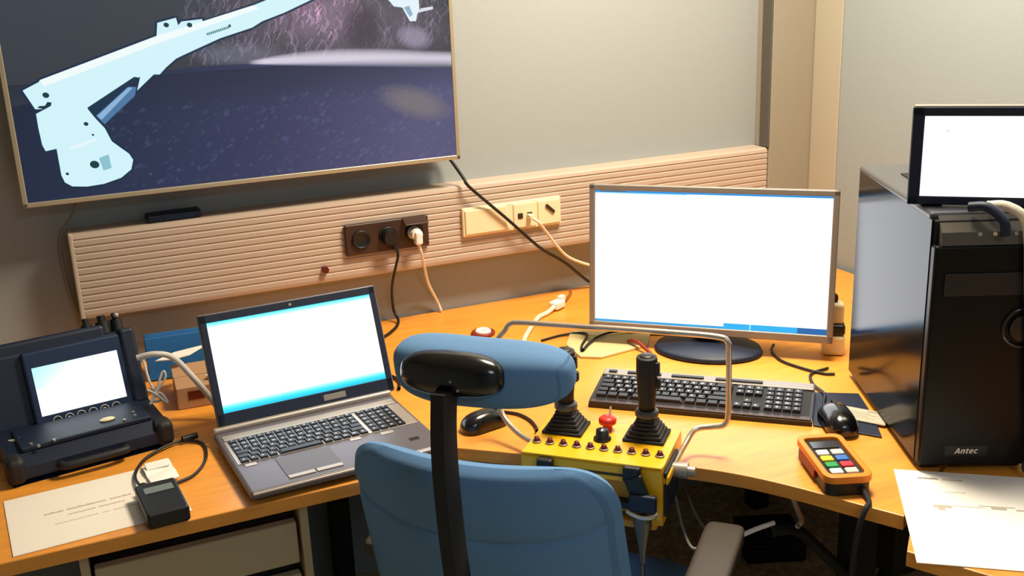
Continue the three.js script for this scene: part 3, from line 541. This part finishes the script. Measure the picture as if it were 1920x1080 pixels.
cord('white_power_lead', 'white power lead with white plug in the dark socket strip', [[0.842, 0.965, 0.115], [0.848, 0.94, 0.112], [0.862, 0.9, 0.085], [0.885, 0.835, 0.045], [0.915, 0.775, 0.02], [0.925, Y + 0.006, 0.02]], 0.004, M.whiteCord, 'cable', (t) => part(t, 'plug', [rotX(cyl(0.014, 0.018, 0.034), Math.PI / 2).translate(0.84, 0.99, 0.1), box(0.02, 0.036, 0.022, 0.006, 0.841, 0.982, 0.116)], M.white, 'white plug'));
cord('network_lead', 'cream network lead from the outlet panel to behind the monitor', [[1.166, 0.99, 0.112], [1.18, 0.978, 0.12], [1.205, 0.95, 0.105], [1.25, 0.895, 0.085], [1.295, 0.852, 0.07], [1.37, 0.815, 0.06], [1.45, 0.79, 0.08], [1.52, Y + 0.004, 0.12]], 0.004, M.whiteCord, 'cable', (t) => part(t, 'plug', box(0.014, 0.013, 0.026, 0.003, 1.166, 0.992, 0.099), M.cream, 'cream plug'));
cord('white_adapter_cord', 'white cord with a block plug lying on the back of the corner desk', [[1.2, Y + 0.014, 0.165], [1.165, Y + 0.008, 0.19], [1.127, Y + 0.0075, 0.213], [1.08, Y + 0.0072, 0.27], [1.032, Y + 0.0072, 0.335], [0.99, Y + 0.0072, 0.4], [0.93, Y + 0.0072, 0.46]], 0.0062, M.whiteCord, 'cable', (t) => part(t, 'plug', [box(0.042, 0.022, 0.03, 0.006).rotateY(0.5).translate(1.21, Y + 0.014, 0.157), box(0.02, 0.018, 0.018, 0.005).rotateY(0.5).translate(1.228, Y + 0.026, 0.148)], M.white, 'white block plug'));
cord('lead_end', 'short orange brown lead behind the white block plug', [[1.228, Y + 0.016, 0.148], [1.26, Y + 0.005, 0.11], [1.3, Y + 0.004, 0.06], [1.31, Y + 0.004, 0.04]], 0.004, std(0xa85c20, 0.5));
ownCord(mouseLeft, 'mouse_cord', [[0.762, Y + 0.012, 0.728], [0.79, Y + 0.004, 0.72], [0.82, Y + 0.004, 0.75], [0.83, Y + 0.004, 0.79], [0.826, Y + 0.004, 0.83], [0.815, Y + 0.01, 0.858]], 0.0034, std(0x2a1510, 0.5));
cord('desk_lead', 'dark lead crossing the khaki envelope below the wide monitor', [[1.06, Y + 0.004, 0.37], [1.13, Y + 0.004, 0.36], [1.17, Y + 0.011, 0.4], [1.12, Y + 0.011, 0.47], [1.105, Y + 0.011, 0.5]], 0.003, M.black);
cord('desk_lead', 'thin dark lead running from the envelope to the monitor foot', [[1.108, Y + 0.0125, 0.5], [1.15, Y + 0.0125, 0.46], [1.2, Y + 0.0125, 0.43], [1.25, Y + 0.0125, 0.43], [1.31, Y + 0.004, 0.46], [1.37, Y + 0.004, 0.5]], 0.003, M.blackMatt);
cord('red_lead', 'dark red lead rising behind the right joystick', [[1.232, Y + 0.011, 0.5], [1.236, Y + 0.02, 0.53], [1.24, Y + 0.012, 0.57], [1.238, Y + 0.004, 0.61]], 0.0045, M.redCord);
cord('monitor_lead', 'thin black lead running from under the monitor toward the tower', [[1.52, Y + 0.01, 0.69], [1.5, Y + 0.004, 0.71], [1.48, Y + 0.004, 0.77], [1.49, Y + 0.004, 0.83], [1.51, Y + 0.004, 0.88], [1.53, Y + 0.004, 0.895]], 0.0032, M.black);
ownCord(mouseRight, 'mouse_cord', [[1.372, Y + 0.014, 1.06], [1.395, Y + 0.006, 1.02], [1.43, Y + 0.0075, 0.98], [1.45, Y + 0.004, 0.92], [1.485, Y + 0.004, 0.87], [1.54, Y + 0.004, 0.86]], 0.0032, M.black);
cord('handset_cable', 'black cable from the orange handset over the desk edge', [[1.205, Y + 0.016, 1.345], [1.197, Y + 0.006, 1.37], [1.186, Y + 0.006, 1.386], [1.172, Y + 0.003, 1.394], [1.16, Y - 0.03, 1.394], [1.158, Y - 0.12, 1.385], [1.166, Y - 0.3, 1.37]], 0.0048, M.blackMatt);
{
  const t = thing('coiled_cord', 'small coiled red and white cord behind the blue headrest', 'cable', [0.955, Y + 0.005, 0.245]);
  part(t, 'red_loop', rotX(new THREE.TorusGeometry(0.026, 0.005, 10, 30), Math.PI / 2), M.redCord); part(t, 'white_loop', rotX(new THREE.TorusGeometry(0.014, 0.007, 10, 30), Math.PI / 2).translate(0, 0.003, 0), M.white);
}
// behind the laptop on the left
{
  const t = thing('blue_folder', 'blue ring folder standing against the wall behind the laptop', 'folder', [0.235, DY, 0.13], -4 * R);
  part(t, 'cover', [box(0.17, 0.1, 0.01, 0.003).rotateX(-0.25).translate(0, 0.05, 0.02), box(0.17, 0.1, 0.006, 0.002).rotateX(-0.25).translate(0, 0.05, -0.012)], M.blueFolder);
  part(t, 'pages', box(0.155, 0.085, 0.018, 0.002).rotateX(-0.25).translate(0, 0.05, 0.004), M.paper);
  const b = thing('tan_box', 'low tan cardboard box on the desk behind the laptop', 'box', [0.243, DY, 0.31], -3 * R);
  part(b, 'body', box(0.11, 0.05, 0.12, 0.003, 0, 0.025, 0), M.tan); part(b, 'flap', box(0.11, 0.003, 0.05, 0.001).rotateX(0.25).translate(0, 0.056, -0.035), M.tan); part(b, 'stamp', slab(-0.03, 0.005, 0.02, 0.04, 0.06, 0.0612, 0.0004), M.darkRed, 'dark red mark');
  const p = thing('paper_scrap', 'narrow white paper scrap leaning beside the rugged case', 'paper', [0.208, DY + 0.085, 0.25], 12 * R);
  part(p, 'paper_sheet', planSlab([[-0.05, 0], [0.0, -0.02], [0.075, -0.012], [0.02, 0.022], [-0.02, 0.02]], 0, 0.003, 0.0008).rotateZ(0.05), M.paper);
  const s = thing('paper_scrap', 'small white paper scrap on the tan box at the laptop edge', 'paper', [0.268, DY + 0.058, 0.33], 25 * R);
  part(s, 'paper_sheet', planSlab([[-0.02, 0.006], [0.018, -0.01], [0.022, 0.006], [-0.012, 0.018]], 0, 0.003, 0.0008), M.white);
}
cord('white_cable', 'thick white cable arching from the rugged case to the laptop', [[0.115, Y + 0.15, 0.41], [0.15, Y + 0.155, 0.42], [0.185, Y + 0.14, 0.42], [0.22, Y + 0.09, 0.43], [0.25, Y + 0.04, 0.45], [0.262, Y + 0.012, 0.48], [0.258, Y + 0.014, 0.56]], 0.0065, M.paleCord);
cord('tangled_lead', 'tangle of thin pale leads at the right side of the rugged case', [[0.125, Y + 0.15, 0.43], [0.132, Y + 0.1, 0.452], [0.15, Y + 0.07, 0.46], [0.128, Y + 0.072, 0.462], [0.16, Y + 0.11, 0.455], [0.158, Y + 0.125, 0.45], [0.14, Y + 0.09, 0.46], [0.124, Y + 0.065, 0.468], [0.145, Y + 0.085, 0.462], [0.158, Y + 0.06, 0.468], [0.136, Y + 0.085, 0.464], [0.122, Y + 0.095, 0.46]], 0.0026, M.paleCord);
cord('pale_lead', 'pale lead entering at the left edge beside the rugged case', [[-0.26, Y + 0.05, 0.48], [-0.18, Y + 0.045, 0.47], [-0.14, Y + 0.05, 0.49], [-0.122, Y + 0.056, 0.5]], 0.005, M.paleCord);
// between monitor and tower
{
  const t = thing('plug_adapter', 'pale plug adapter block squeezed between monitor and tower', 'adapter', [1.62, DY, 0.78], -35 * R);
  part(t, 'body', [box(0.05, 0.05, 0.05, 0.01, 0, 0.025, 0)], M.cream); part(t, 'plug', [box(0.034, 0.05, 0.034, 0.008, 0.004, 0.1, 0)], M.cream); part(t, 'collar', [box(0.046, 0.028, 0.046, 0.008, 0.002, 0.062, 0)], M.black); part(t, 'cord', tube([[0, 0.12, 0], [0.0, 0.14, 0], [-0.02, 0.145, 0.01], [-0.04, 0.13, 0]], 0.006), M.black);
}
cord('white_wall_lead', 'short white lead on the wall between monitor and tower', [[1.78, 0.93, 0.01], [1.84, 0.95, 0.015], [1.9, 0.965, 0.012], [1.945, 0.99, 0.012]], 0.007, M.paleCord);
// cable over the tower's right side
cord('pale_cable', 'pale cable hanging down the right side of the computer tower', [[1.44, 1.2215, 1.345], [1.456, 1.2235, 1.375], [1.472, 1.195, 1.402], [1.482, 1.08, 1.412], [1.492, 0.98, 1.417], [1.502, 0.88, 1.422], [1.511, 0.8, 1.428], [1.52, 0.76, 1.44]], 0.0085, M.whiteCord);
cord('black_cable', 'black cable curling beside the bottom of the tower at the right edge', [[1.512, 0.84, 1.44], [1.5, 0.79, 1.436], [1.492, 0.762, 1.432], [1.496, 0.752, 1.44], [1.52, 0.749, 1.46], [1.56, 0.749, 1.49]], 0.0045, M.black);
cord('black_cable', 'short black cable stub plugged in above the tower front', [[1.41, 1.2215, 1.335], [1.424, 1.224, 1.362], [1.434, 1.205, 1.387], [1.437, 1.18, 1.392]], 0.0085, M.navyDark);

// ---------------------------------------------------------------- yellow controller
{
  const t = thing('controller', 'yellow twin joystick control box on the edge of the corner desk', 'controller', [0.8665, 0.742, 1.036], -44 * R);
  const W = 0.13, top = 0.048;
  part(t, 'housing', [sweepX([[-0.085, 0.0], [-0.085, top - 0.004], [-0.08, top], [0.08, top], [0.086, top - 0.005], [0.086, 0.016], [0.05, 0.012], [0.045, 0.0]], -W, W),
    sweepX([[0.05, top - 0.006], [0.087, top - 0.006], [0.089, -0.05], [0.08, -0.066], [0.05, -0.066]], W - 0.04, W), sweepX([[0.05, top - 0.006], [0.087, top - 0.006], [0.089, -0.05], [0.08, -0.066], [0.05, -0.066]], -W, -W + 0.03),
    slab(-W, W, top - 0.002, top + 0.003, 0.076, 0.088, 0.002), box(0.014, 0.02, 0.05, 0.006, W + 0.002, 0.02, 0.05)], M.yellow);
  part(t, 'front_recess', [slab(-W + 0.03, W - 0.04, -0.055, 0.03, 0.052, 0.066, 0.002)], M.yellowShaded, 'recessed yellow front with shade put into its colour');  // darker tone paints the shade inside the yellow recess
  part(t, 'front_bar', [slab(-W + 0.022, W - 0.034, 0.02, 0.034, 0.06, 0.086, 0.004)], M.black); part(t, 'front_bar', [slab(-W + 0.022, W - 0.034, -0.04, -0.026, 0.06, 0.086, 0.004)], M.black);
  part(t, 'lower_tray', [slab(-W + 0.02, W - 0.01, -0.078, -0.062, 0.045, 0.082, 0.006)], M.yellowShaded);  // tray uses the same yellow with painted shade
  part(t, 'side_plate', [slab(W, W + 0.006, -0.05, top - 0.012, -0.03, 0.075, 0.003)], M.navyDark); part(t, 'gland', [rotZ(cyl(0.013, 0.015, 0.03), Math.PI / 2).translate(W + 0.018, 0.018, 0.02), at(rotZ(cyl(0.009, 0.009, 0.02), Math.PI / 2), W + 0.036, 0.018, 0.02)], M.silver, 'silver side connector');
  for (const [x, z] of [[-0.081, -0.035], [0.074, -0.04]]) {
    const j = new THREE.Group(); j.name = 'joystick'; j.position.set(x, top, z); t.add(j);
    part(j, 'base_plate', [box(0.078, 0.006, 0.07, 0.003, 0, 0.003, 0)], M.blackMatt);
    const b = []; [[0.066, 0.009], [0.058, 0.016], [0.05, 0.023], [0.042, 0.03], [0.036, 0.037]].forEach(([w, y]) => b.push(box(w, 0.008, w * 0.92, 0.0035, 0, y, 0)));
    part(j, 'boot', b, M.rubber, 'pleated rubber boot');
    part(j, 'collar', lathe([[0, 0.04], [0.019, 0.04], [0.022, 0.045], [0.022, 0.052], [0.018, 0.056], [0, 0.056]]), std(0x4a4a44, 0.4));
    part(j, 'grip', lathe([[0, 0.054], [0.016, 0.054], [0.0155, 0.07], [0.0175, 0.09], [0.0195, 0.13], [0.0195, 0.155], [0.018, 0.159], [0, 0.16]]), M.rubber, 'black grip');
    part(j, 'thumb_cap', [lathe([[0, 0.158], [0.013, 0.158], [0.0125, 0.162], [0, 0.163]])], M.black);
    part(j, 'trigger_switch', [box(0.01, 0.026, 0.012, 0.003, 0.02, 0.138, 0.004), box(0.012, 0.02, 0.014, 0.004, 0.02, 0.108, -0.002)], M.black);
  }
  for (let i = 0; i < 10; i++) { const b = part(t, 'push_button', at(lathe([[0, 0], [0.0068, 0], [0.0068, 0.004], [0.005, 0.006], [0.0045, 0.01], [0, 0.0105]], 16), -0.117 + i * 0.0258, top, 0.036), M.darkRed, 'small dark red push button'); part(b, 'bezel', at(rotX(new THREE.TorusGeometry(0.0074, 0.0014, 8, 20), Math.PI / 2), -0.117 + i * 0.0258, top + 0.002, 0.036), M.silver); }
  part(t, 'stop_button', [at(lathe([[0, 0], [0.009, 0], [0.009, 0.012], [0.0165, 0.014], [0.017, 0.022], [0.012, 0.027], [0, 0.028]]), -0.004, top, -0.05)], M.red, 'red mushroom stop button');
  part(t, 'toggle', [at(rotX(cyl(0.002, 0.003, 0.022), -0.3), -0.002, top + 0.03, -0.063)], M.cream, 'pale toggle pin');
  part(t, 'rotary_knob', [at(lathe([[0, 0], [0.0165, 0], [0.0165, 0.004], [0.0125, 0.006], [0.0115, 0.02], [0, 0.021]]), -0.002, top, -0.005)], M.black, 'black rotary knob');
  part(t, 'knob_mark', box(0.003, 0.0012, 0.01, 0.0005, -0.001, top + 0.0215, 0.0), M.white);
  part(t, 'guard_bar', tube([[0.135, 0.02, 0.005], [0.142, 0.03, -0.06], [0.155, 0.048, -0.092], [0.185, 0.054, -0.1], [0.207, 0.06, -0.1], [0.214, 0.08, -0.1], [0.214, 0.14, -0.1], [0.213, 0.208, -0.1], [0.21, 0.226, -0.1], [0.192, 0.234, -0.1], [0.1, 0.235, -0.1], [-0.1, 0.232, -0.1], [-0.19, 0.231, -0.1], [-0.212, 0.226, -0.1], [-0.222, 0.212, -0.095], [-0.236, 0.19, -0.085], [-0.24, 0.13, -0.075], [-0.225, 0.06, -0.06], [-0.18, 0.03, -0.03], [-0.128, 0.024, 0.0]], 0.0056, 180), M.chrome, 'bent chrome guard bar');
  part(t, 'strap_mount', [box(0.03, 0.036, 0.018, 0.005, -0.082, 0.028, 0.094)], M.black); 
  // strap and clip on the right front
  part(t, 'strap_mount', [box(0.032, 0.03, 0.016, 0.005, 0.078, 0.036, 0.094), box(0.034, 0.044, 0.012, 0.005).rotateZ(0.35).translate(0.088, 0.014, 0.1)], M.black);
  part(t, 'strap_clip', [box(0.05, 0.034, 0.014, 0.005, 0.1, -0.012, 0.106)], M.navyDark, 'dark webbing clip');
  part(t, 'clip_ring', [tube([[0.073, -0.03, 0.108], [0.085, -0.032, 0.114], [0.1, -0.035, 0.115], [0.115, -0.033, 0.114], [0.127, -0.028, 0.108]], 0.0045)], M.chrome, 'chrome ring');
  part(t, 'hook', [at(lathe([[0.004, -0.16], [0.006, -0.15], [0.007, -0.13], [0.012, -0.1], [0.017, -0.075], [0.016, -0.064], [0.012, -0.06]], 20).scale(1, 1, 0.55), 0.1, 0.026, 0.108), at(cyl(0.0045, 0.0045, 0.12), 0.1, -0.19, 0.108)], M.hook, 'tapered metal snap hook');
}

// ---------------------------------------------------------------- office chair
{
  const t = thing('office_chair', 'blue fabric office chair with headrest and black post seen from behind', 'chair', [0.547, 0, 1.281], -45 * R);
  const cushion = () => {
    const nu = 48, nv = 110, H = 0.522, pos = [], idx = [], Wd = 0.229, r = 0.085;
    for (const sd of [1, -1]) for (let j = 0; j <= nv; j++) for (let i = 0; i <= nu; i++) {
      const u = i / nu * 2 - 1, v = j / nv, y = H * v, dt = y - (H - r), w = (dt > 0 ? Wd - r + Math.sqrt(Math.max(r * r - dt * dt, 0)) : y < r ? Wd - r + Math.sqrt(r * r - (r - y) ** 2) : Wd) * (1.06 - 0.07 * v), x = u * w;
      const e = Math.sqrt(Math.max(0, 1 - Math.abs(u) ** 5)) * Math.sqrt(Math.max(0, 1 - Math.abs(2 * v - 1) ** 8));
      const ys = 0.392 + 0.5 * x * x, g = 0.011 * Math.exp(-Math.abs(y - ys) / 0.009);
      pos.push(x, y, sd * (0.038 * e - (e > 0.3 ? g : g * e / 0.3)) - 0.9 * x * x);
    }
    const n1 = (nu + 1) * (nv + 1);
    for (let s = 0; s < 2; s++) for (let j = 0; j < nv; j++) for (let i = 0; i < nu; i++) { const a = s * n1 + j * (nu + 1) + i, b = a + 1, c = a + nu + 1, d = c + 1; if (s) idx.push(a, c, b, b, c, d); else idx.push(a, b, c, b, d, c); }
    const g = new THREE.BufferGeometry(); g.setAttribute('position', new THREE.Float32BufferAttribute(pos, 3)); g.setIndex(idx); g.computeVertexNormals(); return buv(g);
  };
  const bend = (k) => (q) => { q[2] -= k * q[0] * q[0]; };
  // backrest, upright along y, leaning back
  const back = new THREE.Group(); back.name = 'backrest'; back.position.set(-0.052, 0.41, -0.14); back.rotation.x = 15 * R; t.add(back);
  part(back, 'cushion', cushion(), M.blue, 'blue fabric back cushion with a stitched seam');
  part(t, 'post', [(() => { const s = []; const cv = new THREE.CatmullRomCurve3([V3(-0.034, 0.36, -0.03), V3(-0.034, 0.52, 0.012), V3(-0.034, 0.75, 0.075), V3(-0.034, 0.9, 0.095), V3(-0.034, 1.0, 0.098), V3(-0.034, 1.075, 0.088)]); const sh = new THREE.Shape(); sh.moveTo(-0.011, -0.023); sh.quadraticCurveTo(-0.014, 0, -0.011, 0.023); sh.lineTo(0.009, 0.023); sh.quadraticCurveTo(0.013, 0, 0.009, -0.023); sh.lineTo(-0.011, -0.023); return buv(new THREE.ExtrudeGeometry(sh, { steps: 40, extrudePath: cv, bevelEnabled: false })); })()], M.blackMatt, 'curved black headrest post');
  part(t, 'headrest_shell', [squad(0.08, 0.033, 0.034, 0.75, 0.8).rotateX(-0.25).translate(-0.032, 1.089, 0.056)], M.blackGloss, 'glossy black headrest shell');
  part(t, 'headrest', [squad(0.14, 0.047, 0.052, 0.6, 0.75, (q) => { bend(0.7)(q); if (q[1] < 0) q[1] *= 1 - 0.9 * (q[0] + 0.06); }).rotateX(0.15).translate(-0.01, 1.076, 0.012)], M.blue, 'blue padded headrest');
  part(t, 'shell_screw', [squad(0.003, 0.003, 0.003, 1, 1, null, 12, 8).translate(-0.012, 1.078, 0.088), squad(0.003, 0.003, 0.003, 1, 1, null, 12, 8).translate(-0.022, 1.09, 0.088)], M.silver);
  part(t, 'seat', [squad(0.24, 0.05, 0.25, 0.5, 0.45, (q) => { q[1] -= 0.4 * Math.max(0, -q[2] - 0.15) ** 2 * 4; }).translate(0, 0.43, -0.34)], M.blue);
  for (const s of [-1, 1]) {
    part(t, 'armrest', [squad(0.036, 0.015, 0.13, 0.35, 0.22).translate(s * 0.285, 0.65, -0.262)], M.arm, 'grey brown armrest pad');
    part(t, 'arm_support', [tube([[s * 0.292, 0.64, -0.25], [s * 0.295, 0.52, -0.26], [s * 0.28, 0.42, -0.3], [s * 0.2, 0.385, -0.31]], 0.016)], M.blackMatt);
  }
  part(t, 'seat_pan', [box(0.3, 0.03, 0.32, 0.01, 0, 0.37, -0.32), box(0.09, 0.03, 0.3, 0.01, -0.02, 0.37, -0.14)], M.blackMatt);
  part(t, 'gas_column', [cyl(0.025, 0.03, 0.3, 0, 0.22, -0.3)], M.black);
  for (let i = 0; i < 5; i++) {
    const a = i * 72 * R + 0.3, l = new THREE.Group(); l.name = 'base_leg'; l.position.set(0, 0, -0.3); l.rotation.y = a; t.add(l);
    part(l, 'spoke', box(0.28, 0.03, 0.045, 0.008).rotateZ(-0.12).translate(0.15, 0.085, 0), M.blackMatt); part(l, 'castor', rotX(cyl(0.028, 0.028, 0.03), Math.PI / 2).translate(0.285, 0.029, 0), M.black);
  }
}

// ---------------------------------------------------------------- under the desk
{
  const t = thing('floor_box', 'flat black box on the floor under the corner desk', 'box', [1.74, 0, 0.42], -22 * R);
  part(t, 'body', box(0.17, 0.05, 0.17, 0.008, 0, 0.025, 0), M.dark); part(t, 'lid', box(0.174, 0.012, 0.174, 0.005, 0, 0.054, 0), M.black);
}
cord('hanging_lead', 'thin grey lead hanging from the yellow controller under the desk', [[1.09, 0.66, 0.95], [1.075, 0.64, 0.985], [1.04, 0.62, 1.08], [1.02, 0.615, 1.16]], 0.003, std(0x77736a, 0.5));
cord('hanging_lead', 'thin grey lead bending sideways below the controller corner', [[1.03, 0.63, 1.03], [1.0, 0.61, 1.1], [0.982, 0.6, 1.158], [0.995, 0.6, 1.17], [1.02, 0.6, 1.18]], 0.003, std(0x8a867a, 0.5));
cord('white_bundle', 'white cable end lying above the armrest tip', [[1.085, 0.6, 1.168], [1.125, 0.602, 1.164], [1.165, 0.604, 1.164]], 0.0048, M.white);
cord('hook_cable', 'white loop of cable hooked under the desk edge', [[1.236, 0.7, 1.06], [1.236, 0.66, 1.1], [1.226, 0.62, 1.15], [1.208, 0.612, 1.19], [1.182, 0.616, 1.212]], 0.005, M.white);
cord('under_desk_cable', 'thick black cable sagging between the desk brace and controller', [[1.15, 0.59, 1.168], [1.19, 0.585, 1.168], [1.225, 0.57, 1.168], [1.26, 0.53, 1.19], [1.305, 0.48, 1.2], [1.335, 0.44, 1.2]], 0.011, M.dark);
renderer.shadowMap.type = THREE.PCFSoftShadowMap;
renderer.render(scene, camera);
